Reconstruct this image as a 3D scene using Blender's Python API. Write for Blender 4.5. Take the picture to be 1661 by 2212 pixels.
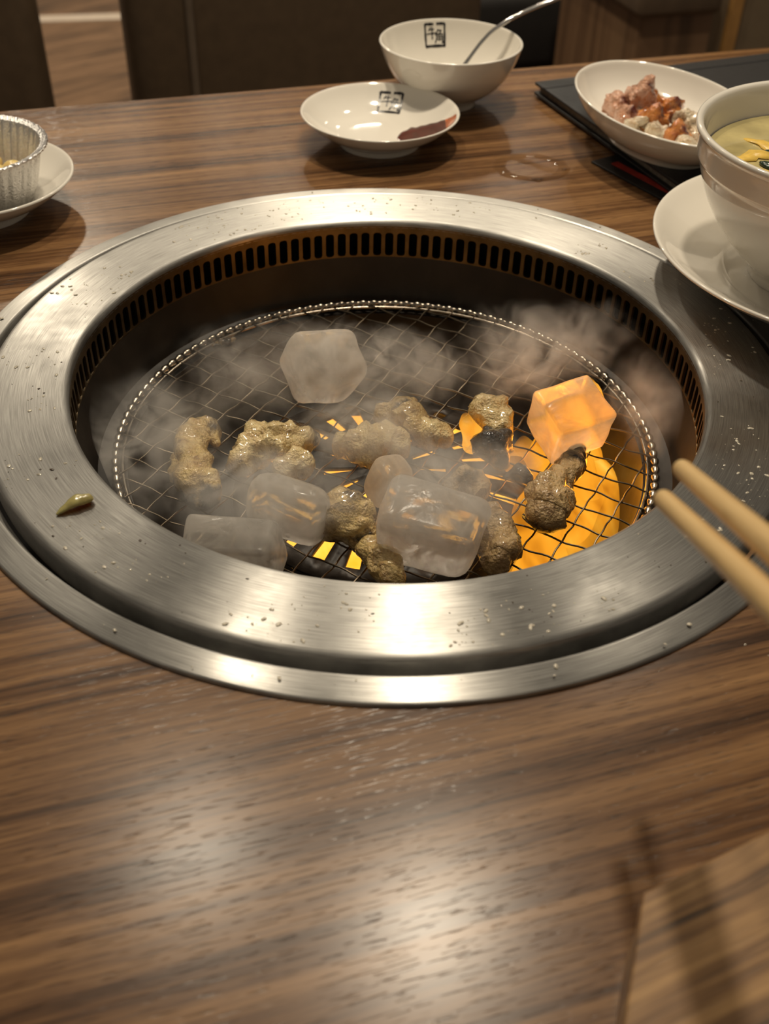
import bpy, bmesh, math, random
from mathutils import Vector, Matrix, noise, Euler

for _o in list(bpy.data.objects):
    bpy.data.objects.remove(_o, do_unlink=True)
scene = bpy.context.scene
COL = scene.collection
PI = math.pi

# ------------------------------------------------------------------ camera
cam_d = bpy.data.cameras.new('camera')
cam = bpy.data.objects.new('camera', cam_d)
COL.objects.link(cam)
PITCH, ROLL = 0.71497, 0.02967
fw = Vector((0, math.cos(PITCH), -math.sin(PITCH)))
r0 = Vector((1, 0, 0)); u0 = r0.cross(fw)
cr = math.cos(ROLL) * r0 + math.sin(ROLL) * u0
cu = -math.sin(ROLL) * r0 + math.cos(ROLL) * u0
m = Matrix.Identity(4)
for i in range(3):
    m[i][0] = cr[i]; m[i][1] = cu[i]; m[i][2] = -fw[i]
m.translation = (0.0002, -0.4359, 0.2885)
cam.matrix_world = m
cam_d.sensor_fit = 'HORIZONTAL'
cam_d.sensor_width = 36.0
cam_d.lens = 36.0 * 2306.0 / 1661.0
cam_d.clip_start = 0.01
cam_d.dof.use_dof = True
cam_d.dof.focus_distance = 0.50
cam_d.dof.aperture_fstop = 15.0
scene.camera = cam

# ------------------------------------------------------------------ world, lights, exposure
scene.view_settings.view_transform = 'Standard'
scene.view_settings.look = 'None'
scene.view_settings.gamma = 1.0
scene.view_settings.exposure = 0.14
scene.view_settings.use_curve_mapping = False
scene.cycles.volume_bounces = 2
scene.cycles.volume_step_rate = 2.0
scene.cycles.adaptive_threshold = 0.015
world = bpy.data.worlds.new('room_ambience'); scene.world = world
world.use_nodes = True
world.node_tree.nodes['Background'].inputs[0].default_value = (1.0, 0.86, 0.68, 1)
world.node_tree.nodes['Background'].inputs[1].default_value = 0.14

def lamp(name, loc, power, size, color=(1.0, 0.86, 0.66), spread=2.6):
    d = bpy.data.lights.new(name, 'AREA')
    d.shape = 'DISK'; d.size = size; d.energy = power; d.color = color
    d.spread = spread
    o = bpy.data.objects.new(name, d); COL.objects.link(o)
    o.location = loc
    return o
# ceiling downlights right above the table and the rows further down the room
lamp('ceiling_downlight', (0.10, 0.50, 1.50), 8.0, 0.09)
lamp('ceiling_downlight', (-0.33, 0.64, 1.50), 4.5, 0.09)
lamp('ceiling_downlight', (0.02, 1.30, 1.50), 3.0, 0.09)
lamp('ceiling_downlight', (0.53, 1.30, 1.50), 2.5, 0.09)
lamp('ceiling_downlight', (-0.72, 1.42, 1.50), 2.0, 0.09)
for lx, ly in ((-1.1, 4.0), (-0.73, 3.9), (-0.44, 3.5), (-0.05, 3.45), (0.42, 3.3), (1.1, 3.6)):
    lamp('ceiling_downlight', (lx, ly, 1.5), 2.6, 0.10)
lamp('ceiling_downlight', (-0.95, 2.4, 1.5), 16.0, 0.12)  # extra lamp added to brighten the floor behind the left gap

# ------------------------------------------------------------------ material helpers
def new_mat(name):
    mt = bpy.data.materials.new(name); mt.use_nodes = True
    nt = mt.node_tree
    return mt, nt, nt.nodes['Principled BSDF'], nt.nodes['Material Output']

def setp(b, **kw):
    names = {'color': 'Base Color', 'rough': 'Roughness', 'metal': 'Metallic', 'spec': 'Specular IOR Level',
             'coat': 'Coat Weight', 'coat_rough': 'Coat Roughness', 'trans': 'Transmission Weight', 'ior': 'IOR',
             'sss': 'Subsurface Weight', 'aniso': 'Anisotropic', 'aniso_rot': 'Anisotropic Rotation', 'alpha': 'Alpha', 'sheen': 'Sheen Weight'}
    for k, v in kw.items():
        if k == 'color' and len(v) == 3: v = (*v, 1)
        b.inputs[names[k]].default_value = v

def N(nt, typ, **kw):
    n = nt.nodes.new(typ)
    for k, v in kw.items():
        if k in n.inputs: n.inputs[k].default_value = v
        else: setattr(n, k, v)
    return n

def ramp(nt, stops):
    n = nt.nodes.new('ShaderNodeValToRGB')
    el = n.color_ramp.elements
    while len(el) < len(stops): el.new(0.5)
    for e, (pos, c) in zip(el, stops):
        e.position = pos; e.color = (*c, 1) if len(c) == 3 else c
    return n

def coords(nt, scale=(1, 1, 1), rot=(0, 0, 0), src='Object'):
    tc = nt.nodes.new('ShaderNodeTexCoord')
    mp = nt.nodes.new('ShaderNodeMapping')
    mp.inputs['Scale'].default_value = scale; mp.inputs['Rotation'].default_value = rot
    nt.links.new(tc.outputs[src], mp.inputs['Vector'])
    return mp.outputs['Vector']

def bump(nt, b, height, strength=0.3, dist=0.001):
    bn = nt.nodes.new('ShaderNodeBump')
    bn.inputs['Strength'].default_value = strength; bn.inputs['Distance'].default_value = dist
    nt.links.new(height, bn.inputs['Height']); nt.links.new(bn.outputs['Normal'], b.inputs['Normal'])
    return bn

def plain(name, color, rough=0.5, var=0.12, nscale=40.0, bump_s=0.0, **kw):
    mt, nt, b, _ = new_mat(name)
    setp(b, rough=rough, **kw)
    v = coords(nt)
    nz = N(nt, 'ShaderNodeTexNoise', Scale=nscale, Detail=4.0)
    nt.links.new(v, nz.inputs['Vector'])
    lo = tuple(c * (1 - var) for c in color); hi = tuple(min(1, c * (1 + var)) for c in color)
    rp = ramp(nt, [(0.3, lo), (0.7, hi)])
    nt.links.new(nz.outputs['Fac'], rp.inputs['Fac']); nt.links.new(rp.outputs['Color'], b.inputs['Base Color'])
    if bump_s: bump(nt, b, nz.outputs['Fac'], bump_s, 0.001)
    return mt

def wood(name, dark, mid, light, band=26.0, stretch=0.035, fine=320.0, rough=0.3, bump_s=0.12, offs=0.0, pores=1.0, wobble=0.02, spec=0.5):
    mt, nt, b, _ = new_mat(name)
    L = nt.links.new
    v0 = coords(nt, (1, 1, 1))
    # gentle wobble of the grain lines
    wn = N(nt, 'ShaderNodeTexNoise', Scale=5.0, Detail=2.0); L(v0, wn.inputs['Vector'])
    sub = N(nt, 'ShaderNodeVectorMath', operation='SUBTRACT'); L(wn.outputs['Color'], sub.inputs[0]); sub.inputs[1].default_value = (0.5, 0.5, 0.5)
    sc = N(nt, 'ShaderNodeVectorMath', operation='SCALE'); L(sub.outputs[0], sc.inputs[0]); sc.inputs['Scale'].default_value = wobble
    ad = N(nt, 'ShaderNodeVectorMath', operation='ADD'); L(v0, ad.inputs[0]); L(sc.outputs[0], ad.inputs[1])
    def stretched(sx, sy, sz=1.0):
        mp = N(nt, 'ShaderNodeMapping'); mp.inputs['Scale'].default_value = (sx, sy, sz); mp.inputs['Location'].default_value = (offs, offs * 3, 0)
        L(ad.outputs[0], mp.inputs['Vector']); return mp.outputs[0]
    n1 = N(nt, 'ShaderNodeTexNoise', Scale=1.0, Detail=5.0, Roughness=0.62); L(stretched(band * stretch, band), n1.inputs['Vector'])
    n2 = N(nt, 'ShaderNodeTexNoise', Scale=1.0, Detail=3.0, Roughness=0.6); L(stretched(band * 5 * stretch, band * 5), n2.inputs['Vector'])
    n3 = N(nt, 'ShaderNodeTexNoise', Scale=1.0, Detail=2.0, Roughness=0.6); L(stretched(fine * 0.06, fine), n3.inputs['Vector'])
    m1 = N(nt, 'ShaderNodeMath', operation='MULTIPLY_ADD'); L(n2.outputs['Fac'], m1.inputs[0]); m1.inputs[1].default_value = 0.65; L(n1.outputs['Fac'], m1.inputs[2])
    m2 = N(nt, 'ShaderNodeMath', operation='MULTIPLY_ADD'); L(n3.outputs['Fac'], m2.inputs[0]); m2.inputs[1].default_value = 0.22; L(m1.outputs[0], m2.inputs[2])
    mr = N(nt, 'ShaderNodeMapRange'); L(m2.outputs[0], mr.inputs['Value']); mr.inputs['From Min'].default_value = 0.68; mr.inputs['From Max'].default_value = 1.2
    rp = ramp(nt, [(0.05, dark), (0.40, mid), (0.62, tuple((a + c) / 2 for a, c in zip(mid, light))), (0.95, light)])
    L(mr.outputs[0], rp.inputs['Fac'])
    # open pores: short dark dashes along the grain
    n4 = N(nt, 'ShaderNodeTexNoise', Scale=1.0, Detail=1.0); L(stretched(fine * 0.085, fine * 1.3), n4.inputs['Vector'])
    pr = ramp(nt, [(0.60, (1, 1, 1)), (0.68, (1 - 0.45 * pores,) * 3)]); L(n4.outputs['Fac'], pr.inputs['Fac'])
    mx = N(nt, 'ShaderNodeMix', data_type='RGBA', blend_type='MULTIPLY'); mx.inputs[0].default_value = 1.0
    L(rp.outputs['Color'], mx.inputs[6]); L(pr.outputs['Color'], mx.inputs[7]); L(mx.outputs[2], b.inputs['Base Color'])
    setp(b, rough=rough, spec=spec)
    rr = N(nt, 'ShaderNodeMapRange'); L(n1.outputs['Fac'], rr.inputs['Value']); rr.inputs['To Min'].default_value = rough - 0.02; rr.inputs['To Max'].default_value = rough + 0.03
    L(rr.outputs[0], b.inputs['Roughness'])
    if bump_s: bump(nt, b, pr.outputs['Color'], bump_s, 0.0006)
    return mt

MAT = {}
MAT['table'] = wood('walnut_laminate', (0.034, 0.016, 0.0075), (0.120, 0.058, 0.0245), (0.28, 0.150, 0.062), band=62, stretch=0.018, fine=1000, rough=0.23, bump_s=0.15, wobble=0.006, spec=0.27)
MAT['box_wood'] = wood('rough_sawn_cedar', (0.045, 0.022, 0.007), (0.20, 0.10, 0.033), (0.42, 0.24, 0.09), band=95, stretch=0.03, fine=500, rough=0.5, bump_s=0.3, offs=3.1, pores=0.5, wobble=0.03)
MAT['floor'] = wood('floor_boards', (0.06, 0.035, 0.02), (0.16, 0.09, 0.045), (0.26, 0.15, 0.08), band=8, stretch=0.1, fine=120, rough=0.35, bump_s=0.0)
MAT['cabinet_wood'] = wood('cabinet_veneer', (0.08, 0.045, 0.025), (0.15, 0.085, 0.045), (0.20, 0.12, 0.065), band=14, stretch=0.1, fine=200, rough=0.4, bump_s=0.0)
MAT['bamboo'] = wood('bamboo', (0.50, 0.30, 0.11), (0.66, 0.44, 0.19), (0.76, 0.54, 0.26), band=120, stretch=0.02, fine=900, rough=0.45, bump_s=0.1, pores=0.2, wobble=0.002)

def brushed(name, base=(0.375, 0.366, 0.345), rough=0.34, aniso=0.97):
    mt, nt, b, _ = new_mat(name); L = nt.links.new
    setp(b, metal=1.0, rough=rough, aniso=aniso, aniso_rot=0.25)
    tg = N(nt, 'ShaderNodeTangent'); tg.direction_type = 'RADIAL'; tg.axis = 'Z'
    L(tg.outputs[0], b.inputs['Tangent'])
    tc = N(nt, 'ShaderNodeTexCoord'); sx = N(nt, 'ShaderNodeSeparateXYZ'); L(tc.outputs['Object'], sx.inputs[0])
    rad = N(nt, 'ShaderNodeVectorMath', operation='LENGTH'); L(tc.outputs['Object'], rad.inputs[0])
    at = N(nt, 'ShaderNodeMath', operation='ARCTAN2'); L(sx.outputs['Y'], at.inputs[0]); L(sx.outputs['X'], at.inputs[1])
    cb = N(nt, 'ShaderNodeCombineXYZ')
    k1 = N(nt, 'ShaderNodeMath', operation='MULTIPLY'); L(rad.outputs['Value'], k1.inputs[0]); k1.inputs[1].default_value = 2600.0
    k2 = N(nt, 'ShaderNodeMath', operation='MULTIPLY'); L(at.outputs[0], k2.inputs[0]); k2.inputs[1].default_value = 9.0
    L(k1.outputs[0], cb.inputs['X']); L(k2.outputs[0], cb.inputs['Y'])
    nz = N(nt, 'ShaderNodeTexNoise', Scale=1.0, Detail=3.0, Roughness=0.6); L(cb.outputs[0], nz.inputs['Vector'])
    rp = ramp(nt, [(0.28, tuple(c * 0.62 for c in base)), (0.72, tuple(min(1, c * 1.22) for c in base))]); L(nz.outputs['Fac'], rp.inputs['Fac'])
    # smudges of dried grease
    nz2 = N(nt, 'ShaderNodeTexNoise', Scale=22.0, Detail=5.0, Roughness=0.65); L(tc.outputs['Object'], nz2.inputs['Vector'])
    mr = N(nt, 'ShaderNodeMapRange'); L(nz2.outputs['Fac'], mr.inputs['Value']); mr.inputs['From Min'].default_value = 0.35; mr.inputs['From Max'].default_value = 0.7
    mr.inputs['To Min'].default_value = rough - 0.05; mr.inputs['To Max'].default_value = rough + 0.10
    L(mr.outputs[0], b.inputs['Roughness'])
    L(rp.outputs['Color'], b.inputs['Base Color'])
    bump(nt, b, nz.outputs['Fac'], 0.05, 0.0001)
    return mt
MAT['steel'] = brushed('brushed_steel')
MAT['wall_steel'] = plain('heat_stained_steel', (0.22, 0.165, 0.10), 0.4, 0.35, 60, metal=1.0)
MAT['soot'] = plain('sooty_iron', (0.020, 0.015, 0.011), 0.42, 0.5, 45, 0.4, spec=0.4)
MAT['duct'] = plain('black_duct', (0.004, 0.003, 0.003), 0.9, 0.2)
MAT['iron'] = plain('cast_iron', (0.030, 0.022, 0.016), 0.5, 0.4, 120, 0.4)
MAT['net'] = plain('grill_wire', (0.15, 0.12, 0.085), 0.36, 0.45, 90, 0.0, metal=1.0)
MAT['net_ring'] = plain('net_rim_steel', (0.30, 0.26, 0.21), 0.22, 0.5, 120, 0.0, metal=1.0)
MAT['porcelain'] = plain('white_porcelain', (0.80, 0.76, 0.68), 0.09, 0.015, 12, 0.0, coat=0.5, coat_rough=0.04)
MAT['ink'] = plain('black_glaze', (0.012, 0.011, 0.013), 0.25, 0.2)
MAT['chrome'] = plain('polished_steel', (0.75, 0.73, 0.70), 0.12, 0.05, 30, 0.0, metal=1.0)
MAT['foil'] = plain('aluminium_foil', (0.85, 0.84, 0.82), 0.30, 0.08, 900, 0.7, metal=1.0)
MAT['menu_black'] = plain('black_leatherette', (0.018, 0.019, 0.021), 0.38, 0.2, 300, 0.15)
MAT['pages'] = plain('page_edges', (0.22, 0.19, 0.15), 0.6, 0.3, 300)
MAT['red_print'] = plain('red_print', (0.42, 0.045, 0.03), 0.35, 0.35, 160)
MAT['leather'] = plain('brown_leatherette', (0.095, 0.062, 0.035), 0.5, 0.12, 60, 0.05)
MAT['piping'] = plain('piping', (0.13, 0.095, 0.065), 0.5, 0.1)
MAT['dark_fab'] = plain('matte_black', (0.008, 0.006, 0.005), 0.8, 0.2)
MAT['tan_wall'] = plain('tan_wall', (0.17, 0.125, 0.075), 0.7, 0.08, 30)
MAT['amber_trim'] = plain('amber_trim', (0.36, 0.19, 0.055), 0.5, 0.1)
MAT['floor_strip'] = plain('pale_floor_strip', (0.62, 0.52, 0.42), 0.4, 0.05)
MAT['cushion'] = plain('seat_cushion', (0.085, 0.055, 0.032), 0.7, 0.15)

def meat_mat(name, pale, brown, gloss=0.25, char=(0.012, 0.007, 0.003)):
    mt, nt, b, _ = new_mat(name); L = nt.links.new
    v = coords(nt)
    n1 = N(nt, 'ShaderNodeTexNoise', Scale=170.0, Detail=5.0, Roughness=0.6); L(v, n1.inputs['Vector'])
    n2 = N(nt, 'ShaderNodeTexNoise', Scale=700.0, Detail=3.0); L(v, n2.inputs['Vector'])
    rp = ramp(nt, [(0.40, pale), (0.56, tuple((a * 1.2 + c * 0.8) / 2 for a, c in zip(pale, brown))), (0.72, brown)]); L(n1.outputs['Fac'], rp.inputs['Fac'])
    at = N(nt, 'ShaderNodeAttribute'); at.attribute_name = 'char'
    k = N(nt, 'ShaderNodeMath', operation='MULTIPLY_ADD'); L(n1.outputs['Fac'], k.inputs[0]); k.inputs[1].default_value = 0.9; L(at.outputs['Fac'], k.inputs[2])
    cr_ = ramp(nt, [(0.545, (0, 0, 0)), (0.80, (1, 1, 1))]); L(k.outputs[0], cr_.inputs['Fac'])
    mx = N(nt, 'ShaderNodeMix', data_type='RGBA'); L(cr_.outputs['Color'], mx.inputs[0]); L(rp.outputs['Color'], mx.inputs[6]); mx.inputs[7].default_value = (*char, 1)
    L(mx.outputs[2], b.inputs['Base Color'])
    setp(b, rough=gloss, sss=0.12, coat=1.0, coat_rough=0.06)
    b.inputs['Subsurface Radius'].default_value = (0.004, 0.002, 0.001)
    ad = N(nt, 'ShaderNodeMath', operation='ADD'); L(n1.outputs['Fac'], ad.inputs[0]); L(n2.outputs['Fac'], ad.inputs[1])
    bump(nt, b, ad.outputs[0], 0.9, 0.0016)
    return mt
MAT['meat'] = meat_mat('grilled_meat', (0.68, 0.50, 0.21), (0.30, 0.15, 0.035))
MAT['meat_pale'] = meat_mat('pale_grilled_meat', (0.76, 0.60, 0.30), (0.44, 0.27, 0.085))
MAT['meat_brown'] = meat_mat('browned_meat', (0.54, 0.37, 0.17), (0.20, 0.10, 0.03))
MAT['raw_pink'] = meat_mat('marinated_pink_meat', (0.70, 0.42, 0.30), (0.60, 0.22, 0.06), 0.15, (0.10, 0.008, 0.003))
MAT['raw_orange'] = meat_mat('marinated_orange_meat', (0.68, 0.25, 0.04), (0.34, 0.05, 0.012), 0.12, (0.10, 0.008, 0.003))
MAT['raw_white'] = meat_mat('white_tripe', (0.76, 0.66, 0.50), (0.66, 0.44, 0.22), 0.2, (0.10, 0.008, 0.003))
MAT['clove'] = plain('yellow_clove', (0.72, 0.53, 0.20), 0.25, 0.12, 90, 0.1, sss=0.2, coat=0.4)
MAT['scrap'] = plain('onion_scrap', (0.36, 0.31, 0.11), 0.2, 0.25, 200, 0.2, sss=0.1, coat=0.6)
MAT['sauce'] = plain('red_brown_sauce', (0.075, 0.007, 0.003), 0.15, 0.5, 220, 0.1, coat=0.3)
MAT['sauce_thin'] = plain('thin_orange_sauce', (0.55, 0.11, 0.012), 0.12, 0.3, 220, 0.0, coat=0.6)
MAT['broth'] = plain('clear_broth', (0.50, 0.42, 0.19), 0.06, 0.25, 50, 0.0, coat=0.5)
MAT['egg'] = plain('egg_flake', (0.78, 0.52, 0.10), 0.25, 0.15, 200, 0.2)
MAT['seaweed'] = plain('green_seaweed', (0.010, 0.028, 0.014), 0.15, 0.4, 200, 0.3, coat=0.5)
MAT['crumb'] = plain('grease_specks', (0.55, 0.50, 0.40), 0.12, 0.3, 900, 0.0, coat=0.6)
MAT['dark_crumb'] = plain('dark_specks', (0.05, 0.03, 0.015), 0.4, 0.3, 900)

def water_mat():
    mt, nt, b, out = new_mat('water'); L = nt.links.new
    tr = N(nt, 'ShaderNodeBsdfTransparent'); tr.inputs['Color'].default_value = (0.985, 0.985, 0.985, 1)
    gl = N(nt, 'ShaderNodeBsdfGlossy'); gl.inputs['Roughness'].default_value = 0.03
    fr = N(nt, 'ShaderNodeFresnel'); fr.inputs['IOR'].default_value = 1.33
    ms = N(nt, 'ShaderNodeMixShader'); L(fr.outputs[0], ms.inputs[0]); L(tr.outputs[0], ms.inputs[1]); L(gl.outputs[0], ms.inputs[2])
    L(ms.outputs[0], out.inputs['Surface']); return mt
MAT['water'] = water_mat()

def ice_mat(name, cloud=0.42, tint=(0.84, 0.80, 0.74), through=0.6):
    mt, nt, b, out = new_mat(name); L = nt.links.new
    v = coords(nt)
    nz = N(nt, 'ShaderNodeTexNoise', Scale=60.0, Detail=4.0, Distortion=1.2); L(v, nz.inputs['Vector'])
    setp(b, color=(0.96, 0.96, 0.95), rough=0.16, trans=1.0, ior=1.31)
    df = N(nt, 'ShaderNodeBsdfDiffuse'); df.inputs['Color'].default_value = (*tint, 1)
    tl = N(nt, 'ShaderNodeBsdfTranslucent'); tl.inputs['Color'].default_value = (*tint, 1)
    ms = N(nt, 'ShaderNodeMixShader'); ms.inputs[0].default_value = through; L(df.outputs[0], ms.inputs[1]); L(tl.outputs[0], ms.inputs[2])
    rp = N(nt, 'ShaderNodeMapRange'); L(nz.outputs['Fac'], rp.inputs['Value']); rp.inputs['From Min'].default_value = 0.3; rp.inputs['From Max'].default_value = 0.7
    rp.inputs['To Min'].default_value = cloud - 0.2; rp.inputs['To Max'].default_value = cloud + 0.2
    mx = N(nt, 'ShaderNodeMixShader'); L(rp.outputs[0], mx.inputs[0]); L(b.outputs[0], mx.inputs[1]); L(ms.outputs[0], mx.inputs[2])
    L(mx.outputs[0], out.inputs['Surface'])
    bump(nt, b, nz.outputs['Fac'], 0.25, 0.002)
    return mt
MAT['ice'] = ice_mat('cloudy_ice')
MAT['ice_fire_tint'] = ice_mat('fire_tinted_ice', 0.50, (0.92, 0.82, 0.62), 0.85)  # warm tint puts part of the fire's glow into the ice colour
MAT['ice_white'] = ice_mat('milky_ice', 0.70, (0.88, 0.80, 0.68))

def flame_mat(name, stops, scale=38.0, alpha=0.9, strength=1.0):
    mt, nt, b, out = new_mat(name); L = nt.links.new
    v = coords(nt, (1, 1, 0.6))
    nz = N(nt, 'ShaderNodeTexNoise', Scale=scale, Detail=2.5, Distortion=1.2); L(v, nz.inputs['Vector'])
    rp = ramp(nt, stops); L(nz.outputs['Fac'], rp.inputs['Fac'])
    em = N(nt, 'ShaderNodeEmission'); L(rp.outputs['Color'], em.inputs['Color']); em.inputs['Strength'].default_value = strength
    tr = N(nt, 'ShaderNodeBsdfTransparent')
    at = N(nt, 'ShaderNodeAttribute'); at.attribute_name = 'fade'
    mr = N(nt, 'ShaderNodeMath', operation='MULTIPLY'); L(at.outputs['Fac'], mr.inputs[0]); mr.inputs[1].default_value = alpha
    ms = N(nt, 'ShaderNodeMixShader'); L(mr.outputs[0], ms.inputs[0]); L(tr.outputs[0], ms.inputs[1]); L(em.outputs[0], ms.inputs[2])
    L(ms.outputs[0], out.inputs['Surface'])
    return mt
MAT['fire'] = flame_mat('orange_fire', [(0.28, (0.42, 0.115, 0.005)), (0.45, (0.88, 0.32, 0.016)), (0.60, (1.0, 0.42, 0.03)), (0.75, (1.0, 0.62, 0.09))], 30, 0.95, 1.0)
MAT['burner_fire'] = flame_mat('burner_fire', [(0.3, (1.0, 0.34, 0.02)), (0.7, (1.0, 0.52, 0.07))], 50, 1.0, 1.7)
MAT['flame_tip'] = flame_mat('flame_tip', [(0.3, (0.85, 0.28, 0.015)), (0.5, (1.0, 0.42, 0.04)), (0.72, (1.0, 0.60, 0.12))], 60, 0.8, 1.05)

# ------------------------------------------------------------------ object helpers
def tag(o, label=None, cat=None, group=None, kind=None):
    if label: o['label'] = label
    if cat: o['category'] = cat
    if group: o['group'] = group
    if kind: o['kind'] = kind
    return o

def empty(name, loc=(0, 0, 0), rz=0.0):
    o = bpy.data.objects.new(name, None); o.empty_display_size = 0.02
    COL.objects.link(o); o.location = loc; o.rotation_euler = (0, 0, rz)
    return o

def obj(name, verts, faces, mat, parent=None, smooth=True, loc=None, rot=None):
    me = bpy.data.meshes.new(name); me.from_pydata([tuple(v) for v in verts], [], faces)
    bm = bmesh.new(); bm.from_mesh(me)
    bmesh.ops.recalc_face_normals(bm, faces=bm.faces); bm.to_mesh(me); bm.free()
    if smooth:
        me.polygons.foreach_set('use_smooth', [True] * len(me.polygons))
        me.set_sharp_from_angle(angle=math.radians(50))
    if mat: me.materials.append(MAT[mat])
    o = bpy.data.objects.new(name, me); COL.objects.link(o)
    if parent: o.parent = parent
    if loc: o.location = loc
    if rot: o.rotation_euler = rot
    return o

def obm(name, bm, mat, parent=None, smooth=False, loc=None, rot=None):
    me = bpy.data.meshes.new(name)
    bmesh.ops.recalc_face_normals(bm, faces=bm.faces)
    bm.to_mesh(me); bm.free()
    if smooth: me.polygons.foreach_set('use_smooth', [True] * len(me.polygons))
    if mat: me.materials.append(MAT[mat])
    o = bpy.data.objects.new(name, me); COL.objects.link(o)
    if parent: o.parent = parent
    if loc: o.location = loc
    if rot: o.rotation_euler = rot
    return o

def lathe(prof, n=96, closed=False, rfun=None, sx=1.0, sy=1.0):
    """prof: list of (r, z); returns verts, faces"""
    V, F, rows = [], [], []
    for (r, z) in prof:
        if r < 1e-6:
            rows.append([len(V)]); V.append((0, 0, z))
        else:
            row = []
            for k in range(n):
                a = 2 * PI * k / n
                rr = r if rfun is None else rfun(r, z, a)
                row.append(len(V)); V.append((rr * math.cos(a) * sx, rr * math.sin(a) * sy, z))
            rows.append(row)
    pairs = list(zip(rows[:-1], rows[1:]))
    if closed: pairs.append((rows[-1], rows[0]))
    for A, B in pairs:
        if len(A) == 1 and len(B) == 1: continue
        for k in range(n):
            k2 = (k + 1) % n
            if len(A) == 1: F.append((A[0], B[k], B[k2]))
            elif len(B) == 1: F.append((A[k], B[0], A[k2]))
            else: F.append((A[k], B[k], B[k2], A[k2]))
    return V, F

def fine(prof, k=4):
    """Catmull-Rom smoothing of a profile"""
    out = []
    P = [Vector((a, b)) for a, b in prof]
    for i in range(len(P) - 1):
        p0, p1, p2, p3 = P[max(i - 1, 0)], P[i], P[i + 1], P[min(i + 2, len(P) - 1)]
        for j in range(k):
            t = j / k
            q = 0.5 * ((2 * p1) + (p2 - p0) * t + (2 * p0 - 5 * p1 + 4 * p2 - p3) * t * t + (3 * p1 - p0 - 3 * p2 + p3) * t ** 3)
            out.append((max(q.x, 0.0), q.y))
    out.append(tuple(P[-1]))
    return out

def tube(path, rad, sides=6, closed=False, flat=1.0):
    V, F = [], []
    P = [Vector(p) for p in path]; n = len(P)
    up = Vector((0, 0, 1))
    for i in range(n):
        if closed: d = P[(i + 1) % n] - P[(i - 1) % n]
        else: d = P[min(i + 1, n - 1)] - P[max(i - 1, 0)]
        d.normalize()
        s = d.cross(up)
        if s.length < 1e-4: s = Vector((1, 0, 0))
        s.normalize(); w = s.cross(d)
        r = rad[i] if isinstance(rad, (list, tuple)) else rad
        for k in range(sides):
            a = 2 * PI * k / sides
            V.append(P[i] + s * (r * math.cos(a)) + w * (r * flat * math.sin(a)))
    for i in range(n if closed else n - 1):
        j = (i + 1) % n
        for k in range(sides):
            k2 = (k + 1) % sides
            F.append((i * sides + k, j * sides + k, j * sides + k2, i * sides + k2))
    if not closed:
        F.append(tuple(range(sides))[::-1]); F.append(tuple((n - 1) * sides + k for k in range(sides)))
    return V, F

def box_bm(x0, x1, y0, y1, z0, z1, bev=0.0, seg=2):
    bm = bmesh.new(); bmesh.ops.create_cube(bm, size=1.0)
    for v in bm.verts:
        v.co = Vector(((x0 + x1) / 2 + v.co.x * (x1 - x0), (y0 + y1) / 2 + v.co.y * (y1 - y0), (z0 + z1) / 2 + v.co.z * (z1 - z0)))
    if bev: bmesh.ops.bevel(bm, geom=list(bm.edges), offset=bev, segments=seg, profile=0.5, affect='EDGES')
    return bm

def catmull(pts, k):
    out = []
    P = [Vector(p) for p in pts]
    for i in range(len(P) - 1):
        p0, p1, p2, p3 = P[max(i - 1, 0)], P[i], P[i + 1], P[min(i + 2, len(P) - 1)]
        for j in range(k):
            t = j / k
            out.append(0.5 * ((2 * p1) + (p2 - p0) * t + (2 * p0 - 5 * p1 + 4 * p2 - p3) * t * t + (3 * p1 - p0 - 3 * p2 + p3) * t ** 3))
    out.append(P[-1])
    return out

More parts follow.
